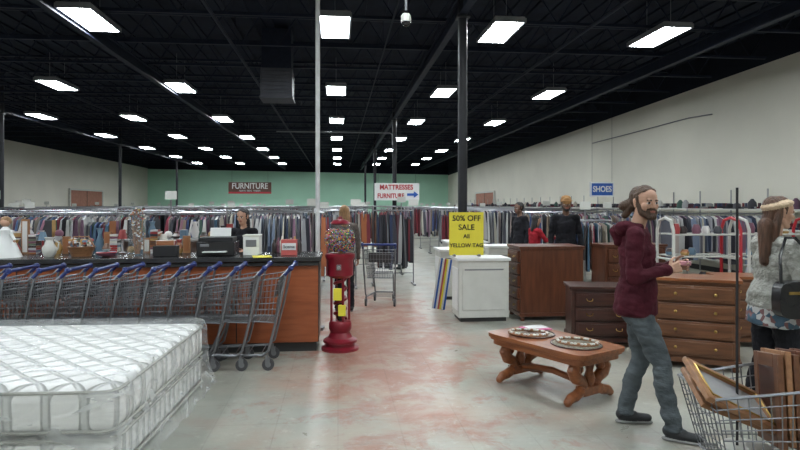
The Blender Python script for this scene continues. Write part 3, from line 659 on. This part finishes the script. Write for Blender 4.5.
# ---------------------------------------------------------------- people
class Fig:
    def __init__(s): s.p=[]
    def cap(s,a,b,ra,rb,mat,ax=None,f=1,e=1,bias=0):
        s.p.append((V(a),V(b),ra,rb,mat,V(ax).normalized() if ax is not None else V((0,1,0)),f,e,bias))
    def hand(s,w,d,n,t,mat,curl=.35,k=1):
        w=V(w); d=V(d).normalized(); n=V(n); n=(n-d*n.dot(d)).normalized(); t=V(t); t=(t-d*t.dot(d)-n*t.dot(n)).normalized()
        for q in(-.028,-.009,.011,.029): s.cap(w+d*.005+t*q*.5,w+d*.088*k+t*q,.014,.012,mat)
        for i,(q,L) in enumerate(((.034,.072),(.012,.080),(-.012,.074),(-.034,.058))):
            p=w+d*.088*k+t*q; dd=d.copy(); ang=0; dd=(dd+t*q*2.5).normalized()
            for j,(fr,r) in enumerate(((.42,.0085),(.32,.0078),(.26,.007))):
                ang+=curl*(1+.15*i); v=(dd*math.cos(ang)+n*math.sin(ang)); s.cap(p,p+v*L*fr*k,r,r-.0006,mat); p=p+v*L*fr*k
        p=w+d*.025+t*.028
        for L,dv,r in((.042,d*.6+t*.7+n*.25,.012),(.032,d*.85+t*.3+n*.4,.0095),(.024,d*.9+t*.05+n*.5,.0085)):
            dv=dv.normalized(); s.cap(p,p+dv*L,r,r-.001,mat); p=p+dv*L
    def head(s,c,f,u,skin,hair,style,k=1):
        c=V(c); f=V(f).normalized(); u=V(u); u=(u-f*u.dot(f)).normalized(); r=f.cross(u)
        P=lambda a,b_,d:c+(r*a+f*b_+u*d)*k
        s.cap(P(0,-.030,.03),P(0,.016,.034),.078*k,.074*k,skin,r,.95)
        s.cap(P(0,.030,.02),P(0,.036,-.05),.062*k,.048*k,skin,r,1)
        s.cap(P(-.036,.012,-.058),P(-.014,.056,-.090),.024*k,.020*k,skin); s.cap(P(.036,.012,-.058),P(.014,.056,-.090),.024*k,.020*k,skin); s.cap(P(-.012,.060,-.090),P(.012,.060,-.090),.021*k,.021*k,skin)
        s.cap(P(-.03,.078,.018),P(.03,.078,.018),.014*k,.014*k,skin)
        s.cap(P(0,.088,.010),P(0,.106,-.024),.0075*k,.0105*k,skin)
        for q in(-1,1): s.cap(P(q*.010,.095,-.028),P(q*.010,.095,-.028),.0085*k,.0085*k,skin)
        s.cap(P(-.019,.083,-.052),P(.019,.083,-.052),.0055*k,.0055*k,m_lip,bias=-.001); s.cap(P(-.014,.083,-.060),P(.014,.083,-.060),.0065*k,.0065*k,m_lip,bias=-.001)
        for q in(-1,1):
            s.cap(P(q*.026,.0835,.0),P(q*.036,.0805,.0),.0065*k,.006*k,m_eyew,bias=-.001); s.cap(P(q*.031,.0865,.0),P(q*.031,.0865,.0),.006*k,.006*k,m_eyek,bias=-.003)
            s.cap(P(q*.018,.0905,.019),P(q*.044,.082,.020),.0045*k,.004*k,hair,bias=-.002)
            s.cap(P(q*.077,-.008,.012),P(q*.075,-.004,-.022),.018*k,.012*k,skin,r,.45)
            s.cap(P(q*.042,.056,-.018),P(q*.038,.056,-.034),.023*k,.021*k,skin)
        s.cap(P(0,-.038,.042),P(0,-.002,.060),.086*k,.070*k,hair,r,.96)
        s.cap(P(0,-.045,.0),P(0,-.04,-.045),.070*k,.052*k,hair,r,.97)
        for q in(-1,1): s.cap(P(q*.062,-.01,.05),P(q*.040,.045,.082),.022*k,.014*k,hair); s.cap(P(q*.069,.012,.04),P(q*.068,.014,.0),.014*k,.009*k,hair)
        s.cap(P(-.03,.045,.088),P(.03,.045,.088),.016*k,.016*k,hair)
        if style=='manbun':
            s.cap(P(.045,-.085,.0),P(.090,-.11,-.025),.036*k,.036*k,hair); s.cap(P(.055,-.08,-.03),P(.085,-.10,-.09),.032*k,.026*k,hair)
            for q in(-1,1):
                s.cap(P(q*.066,.014,-.01),P(q*.056,.028,-.058),.013*k,.019*k,hair,bias=-.001)
                s.cap(P(q*.050,.036,-.066),P(q*.018,.070,-.094),.022*k,.020*k,hair,bias=-.002)
                s.cap(P(q*.006,.092,-.041),P(q*.028,.080,-.050),.0065*k,.007*k,hair,bias=-.002)
                s.cap(P(q*.03,.076,-.052),P(q*.024,.076,-.08),.011*k,.012*k,hair,bias=-.001)
            s.cap(P(-.016,.072,-.096),P(.016,.072,-.096),.023*k,.023*k,hair,bias=-.002); s.cap(P(-.012,.080,-.078),P(.012,.080,-.078),.010*k,.010*k,hair,bias=-.001)
        if style=='long':
            for q in(-1,1):
                s.cap(P(q*.062,-.025,.02),P(q*.066,-.04,-.10),.026*k,.030*k,hair); s.cap(P(q*.066,-.04,-.10),P(q*.07,-.035,-.22),.030*k,.02*k,hair)
            s.cap(P(0,-.07,0),P(0,-.085,-.2),.062*k,.055*k,hair,f,.6)
        if style=='hat':
            s.cap(P(0,-.012,.060),P(0,-.012,.105),.092*k,.080*k,m_hat,r,.95,.5,-.006); s.cap(P(0,.05,.058),P(0,.085,.052),.062*k,.06*k,m_hat,r,1,.3,-.004) ; s.cap(P(-.05,.07,.058),P(.05,.07,.058),.05*k,.05*k,m_hat,u,.15,1,-.004)
            s.cap(P(-.012,.062,-.088),P(.012,.062,-.088),.027*k,.027*k,m_hairk,bias=-.002)
            for q in(-1,1): s.cap(P(q*.06,.02,-.03),P(q*.03,.055,-.08),.018*k,.022*k,m_hairk,bias=-.002)
    def build(s,name,loc,rz,voxel=.006,cloth=()):
        b=MB()
        for (a,bb,ra,rb,mat,ax,f,e,bi) in s.p:
            d=bb-a; d=d.normalized() if d.length>1e-6 else V((0,0,1)); u=d.orthogonal().normalized(); w=d.cross(u); n=16; rings=[]
            K=5
            for i in range(1,K+1): t=i/K*math.pi/2; rings.append((a-d*ra*e*math.cos(t),ra*math.sin(t)))
            for i in range(K,0,-1): t=i/K*math.pi/2; rings.append((bb+d*rb*e*math.cos(t)+d*1e-5,rb*math.sin(t)))
            vs=[a-d*ra*e]; fs=[]
            for c,r in rings:
                for i in range(n):
                    t=2*math.pi*i/n; o=(u*math.cos(t)+w*math.sin(t))*r; o-=ax*(o.dot(ax)*(1-f)); vs.append(c+o)
            vs.append(bb+d*rb*e); N_=len(vs)
            for i in range(n): fs.append((0,1+(i+1)%n,1+i)); fs.append((N_-1,N_-1-n+i,N_-1-n+(i+1)%n))
            for j in range(len(rings)-1):
                for i in range(n): fs.append((1+j*n+i,1+j*n+(i+1)%n,1+(j+1)*n+(i+1)%n,1+(j+1)*n+i))
            b.add(vs,fs,mat)
        me=bpy.data.meshes.new('tmp'); me.from_pydata(b.v,[],b.f); bm=bmesh.new(); bm.from_mesh(me); bmesh.ops.recalc_face_normals(bm,faces=bm.faces); bm.to_mesh(me); bm.free()
        o=bpy.data.objects.new('tmp',me); scn.collection.objects.link(o)
        r=o.modifiers.new('r','REMESH'); r.mode='VOXEL'; r.voxel_size=voxel
        sm=o.modifiers.new('s','SMOOTH'); sm.factor=.5; sm.iterations=4 if voxel<.005 else 2
        dg=bpy.context.evaluated_depsgraph_get(); ev=o.evaluated_get(dg); nm=bpy.data.meshes.new_from_object(ev); bpy.data.objects.remove(o)
        co=np.empty(len(nm.vertices)*3); nm.vertices.foreach_get('co',co); co=co.reshape(-1,3)
        best=np.full(len(co),1e9); lab=np.zeros(len(co),int); mats=[]
        for (a,bb,ra,rb,mat,ax,f,e,bi) in s.p:
            if mat not in mats: mats.append(mat)
            a_=np.array(a); d=np.array(bb)-a_; L_=np.linalg.norm(d); d=d/L_ if L_>1e-6 else np.array((0,0,1.)); q=co-a_
            t=q@d; tc=np.clip(t,0,L_); al=(t-tc)/e; rad=q-np.outer(t,d); ax_=np.array(ax); cmp_=rad@ax_; rad=rad+np.outer(cmp_*(1/f-1),ax_)
            rr=ra+(rb-ra)*(tc/L_ if L_>1e-6 else 0); dist=np.sqrt((rad**2).sum(1)+al**2)-rr+bi
            mk=dist<best; best[mk]=dist[mk]; lab[mk]=mats.index(mat)
        nm.materials.clear()
        for m in mats: nm.materials.append(m)
        first=np.array([p.vertices[0] for p in nm.polygons]); nm.polygons.foreach_set('material_index',lab[first].astype(np.int32)); nm.shade_smooth(); nm.name=name
        o=place(name,nm,loc,rz)
        idx=[mats.index(m) for m in cloth if m in mats]; mk=np.isin(lab,idx); ids=np.nonzero(mk)[0]
        if len(ids):
            vn=np.empty(len(nm.vertices)*3); nm.vertices.foreach_get('normal',vn); vn=vn.reshape(-1,3)
            for i in ids:
                p=co[i]; h=noise.noise(V((p[0]*9+p[2]*7,p[1]*9-p[2]*5,p[2]*15)))+.5*noise.noise(V((p[0]*18,p[1]*18+p[2]*9,p[2]*34)))
                co[i]+=vn[i]*h*.012
            nm.vertices.foreach_set('co',co.ravel()); nm.update()
            vg=o.vertex_groups.new(name='cloth'); vg.add([int(i) for i in ids],1,'REPLACE')
            sm=o.modifiers.new('soften','SMOOTH'); sm.factor=.6; sm.iterations=int(12*(.004/voxel)**.5)+2; sm.vertex_group='cloth'
        return o
def body(F,J,top,leg,shoe,skin,female=False,bulk=1.,hem=.86,curl=.35):
    fw=V((0,1,0)); sh=.90 if female else 1; lb=bulk*.94
    F.cap((-.06,-.01,.95),(.06,-.01,.95),.105,.105,leg,fw,.9)
    for s in('R','L'):
        h,kn,an=V(J['hip'+s]),V(J['knee'+s]),V(J['ankle'+s]); h=V((h.x*.88,h.y,h.z))
        F.cap(h+V((0,-.03,.0)),h+V((0,-.025,-.06)),.092*lb,.088*lb,leg)
        mid=h.lerp(kn,.5)
        F.cap(h,mid,.095*lb,.087*lb,leg); F.cap(mid,kn,.087*lb,.070*lb,leg)
        cf=kn.lerp(an,.35)+V((0,-.015,0)); F.cap(kn,cf,.069*lb,.067*lb,leg); F.cap(cf,an+V((0,0,.02)),.067*lb,.058*lb,leg); F.cap(an+V((0,0,.03)),an+V((0,.0,-.01)),.061*lb,.064*lb,leg,None,1,.4)
        fd=V(J.get('foot'+s,(0,1,0))).normalized()
        F.cap(an+V((0,0,-.03))-fd*.03,an+V((0,0,-.045))+fd*.06,.042,.042,shoe); F.cap(an+V((0,0,-.045))+fd*.05,an+V((0,0,-.052))+fd*.16,.043,.036,shoe,(0,0,1),.75)
        F.cap(V((an.x,an.y,.012))-fd*.035,V((an.x,an.y,.012))+fd*.165,.042,.040,m_sole,(0,0,1),.3)
    tp=V(J.get('chest',(0,0,1.34))); wa=V(J.get('waist',(0,0,1.10))); hx=.98 if female else 1
    sr,sl=V(J['shR']),V(J['shL']); nk=V(J['neck'])
    F.cap((0,-.01,hem+.03),(0,-.005,hem+.12),.192*bulk*hx,.186*bulk*hx,top,fw,.78,.25)
    F.cap((0,-.005,hem+.12),wa,.186*bulk*hx,.162*bulk*sh,top,fw,.76,.3)
    F.cap(wa,tp,.162*bulk*sh,.172*bulk*sh,top,fw,.72,.3)
    F.cap(tp,(tp.x,tp.y-.01,sr.z+.005),.172*bulk*sh,.125*bulk*sh,top,fw,.66,.3)
    if female:
        for q in(-1,1): F.cap(tp+V((q*.06,.055,-.05)),tp+V((q*.06,.065,-.06)),.062,.058,top)
    F.cap(sr,sl,.064*bulk*sh,.064*bulk*sh,top,fw,1)
    for s_ in(sr,sl): F.cap(s_.lerp(nk,.12),nk+V((0,-.015,-.03)),.058*sh,.052*sh,top)
    F.cap(nk+V((0,-.01,-.05)),V(J['head'])+V((0,-.01,-.05)),.053 if not female else .045,.052 if not female else .043,skin)
    for s in('R','L'):
        a,e,w=V(J['sh'+s]),V(J['el'+s]),V(J['wr'+s])
        F.cap(a,e,.063*bulk*sh,.050*bulk*sh,top); F.cap(e,w,.050*bulk*sh,.037*bulk*sh,top); d=(w-e).normalized(); F.cap(w-d*.02,w+d*.0,.041*bulk*sh,.041*bulk*sh,top,None,1,.4)
        q=1 if s=='R' else -1
        n=V(J.get('palm'+s,(-q,0,0))); t=V(J.get('thumb'+s,(0,1,0)))
        hd=V(J.get('hdir'+s,d)); F.cap(w,w+hd.normalized()*.03,.026,.022,skin); F.hand(w+d*.012,hd,n,t,skin,J.get('curl'+s,curl),.95)
F=Fig()
J=dict(hipR=(.095,0,.93),hipL=(-.095,0,.93),kneeR=(.11,.17,.51),kneeL=(-.11,.03,.50),ankleR=(.12,.24,.095),ankleL=(-.13,-.08,.095),footR=(.1,1,0),footL=(-.35,1,0),
 chest=(0,.0,1.33),waist=(0,.01,1.10),shR=(.175,-.01,1.43),shL=(-.175,.03,1.43),neck=(0,.0,1.49),head=(0,.05,1.655),
 elR=(.245,-.02,1.14),elL=(-.225,.06,1.15),wrR=(.11,.20,1.19),wrL=(-.06,.24,1.20),palmR=(-1,.2,0),palmL=(1,.2,0),thumbR=(0,.3,1),thumbL=(0,.3,1),hdirR=(-.45,.8,.25),hdirL=(.3,.8,.2),curlR=.6,curlL=.5)
body(F,J,m_hood,m_jean,m_shoe,m_skin,bulk=1.04,hem=.84)
F.cap((-.07,-.10,1.475),(.07,-.10,1.475),.05,.05,m_hood); F.cap((-.08,-.07,1.50),(-.09,.02,1.485),.035,.03,m_hood); F.cap((.08,-.07,1.50),(.09,.02,1.485),.035,.03,m_hood); F.cap((0,-.13,1.45),(0,-.13,1.38),.06,.03,m_hood)
rz=math.radians(-112); hl=Matrix.Rotation(-rz,3,'Z')@V((.28,-.95,-.03))
F.head((0,.055,1.665),hl,(0,0,1),m_skin,m_hairb,'manbun',1.04)
man=F.build('man_in_maroon_hoodie',(1.735,4.40,0),rz,.004,(m_hood,m_jean))
b=MB(); b.box((0,0,0),(.05,.08,.03),M('pink_item',(.6,.28,.33),.5)); b.obj('pink_wallet',(-.0,.32,1.235),0,.006,man)
F=Fig()
J=dict(hipR=(.09,0,.89),hipL=(-.09,0,.89),kneeR=(.10,.05,.48),kneeL=(-.09,-.02,.48),ankleR=(.10,.03,.09),ankleL=(-.1,-.12,.09),
 chest=(0,.0,1.26),waist=(0,.0,1.08),shR=(.155,0,1.36),shL=(-.155,0,1.36),neck=(0,0,1.41),head=(0,.03,1.56),
 elR=(.23,.03,1.10),elL=(-.20,.03,1.09),wrR=(.17,.25,1.05),wrL=(-.12,.25,1.05),thumbR=(-.3,.2,1),thumbL=(.3,.2,1))
body(F,J,m_knit,m_blkc,m_shoe,m_skin,True,bulk=1.10,hem=.88,curl=.5)
F.cap((0,-.01,.78),(0,-.01,.90),.210,.195,m_floral,(0,1,0),.8,.12)
hf=V((.22,1,-.14)).normalized(); hc=V((0,.035,1.59))
F.head(hc,hf,(0,.1,1),m_skin,m_hairlt,'long')
u=V((0,0,1))-hf*hf.z; u.normalize(); tilt=(u*.93-hf*.30).normalized()
F.cap(hc+u*.050-hf*.040,hc+u*.064-hf*.002,.094,.090,m_scarf,tilt,.40,1,-.006)
F.cap((.02,-.09,1.50),(.05,-.12,1.24),.055,.035,m_hairlt)
wom=F.build('woman_with_headband',(2.78,4.45,0),math.radians(-84),.004,(m_knit,m_blkc,m_floral))
b=MB(); pts=[]
for i in range(20):
    a=i/20*2*math.pi; pts.append((0,.17*math.copysign(abs(math.cos(a))**.5,math.cos(a)),.13*math.copysign(abs(math.sin(a))**.5,math.sin(a))))
b.prism([(-.045,p[1],p[2]) for p in pts],(.09,0,0),m_blackg); b.box((.05,0,.05),(.01,.22,.02),m_brass); b.ball((.055,.0,.0),.015,m_brass,8)
b.path([(0,-.13,.11),(-.02,-.12,.30),(-.07,-.04,.42),(-.07,.03,.42),(-.02,.12,.30),(0,.13,.11)],.011,m_blackg,8)
b.obj('handbag',(.315,-.07,1.00),0,.02,wom)
def bg(name,loc,rz,H,top,leg,skin,hair,style,female=False,voxel=.011,arm='down'):
    F=Fig()
    J=dict(hipR=(.09,0,.92),hipL=(-.09,0,.92),kneeR=(.1,.03,.5),kneeL=(-.1,0,.5),ankleR=(.11,.0,.09),ankleL=(-.11,-.03,.09),shR=(.17,0,1.41),shL=(-.17,0,1.41),neck=(0,0,1.46),head=(0,.03,1.62))
    if arm=='down': J.update(elR=(.23,-.02,1.13),elL=(-.23,-.02,1.13),wrR=(.235,.06,.88),wrL=(-.235,.06,.88))
    elif arm=='reach': J.update(elR=(.24,.12,1.2),elL=(-.23,.03,1.13),wrR=(.2,.36,1.25),wrL=(-.17,.27,1.05),thumbR=(0,0,1),thumbL=(0,0,1))
    else: J.update(elR=(.23,.03,1.13),elL=(-.23,.03,1.13),wrR=(.17,.27,1.10),wrL=(-.17,.27,1.12),thumbR=(0,0,1),thumbL=(0,0,1))
    body(F,J,top,leg,m_shoe,skin,female,hem=.84); F.head((0,.035,1.635),(0,1,-.15 if arm!='down' else -.05),(0,.1,1),skin,hair,style)
    o=F.build(name,loc,rz,voxel,(top,leg)); o.scale=(H/1.75,)*3; return o
bg('shopper_blond_woman',(-.86,9.30,0),math.radians(12),1.64,m_brnc,m_blkc,m_skin,m_hairy,'long',True,voxel=.008)
bg('man_in_cap',(2.72,9.85,0),math.radians(175),1.78,m_blkc,m_blkc,m_skin2,m_hairk,'hat',voxel=.007)
bg('shopper_in_black',(2.42,12.1,0),math.radians(120),1.70,m_blkc,m_jean,m_skin2,m_hairk,'short',voxel=.009)
bg('woman_in_red_top',(2.50,11.1,0),math.radians(-70),1.46,m_redc,m_jean,m_skin,m_hairk,'long',True,arm='reach',voxel=.009)
bg('cashier_woman',(-2.12,8.15,0),math.radians(165),1.60,m_blkc,m_blkc,m_skin,m_hairk,'long',True,arm='fwd',voxel=.008)
bg('shopper_in_maroon',(.02,15.4,0),math.radians(60),1.6,m_hood,m_jean,m_skin,m_hairk,'short')

# ---------------------------------------------------------------- camera / world
w=bpy.data.worlds.new('World'); scn.world=w; w.use_nodes=True; w.node_tree.nodes['Background'].inputs[0].default_value=(.05,.055,.06,1); w.node_tree.nodes['Background'].inputs[1].default_value=.3
cam=bpy.data.cameras.new('Camera'); cam.sensor_width=36; cam.lens=27; cam.shift_y=-.025; cam.clip_end=200
co=bpy.data.objects.new('Camera',cam); scn.collection.objects.link(co); co.location=(0,0,1.65); co.rotation_euler=(math.pi/2,0,0); scn.camera=co
scn.view_settings.view_transform='Standard'
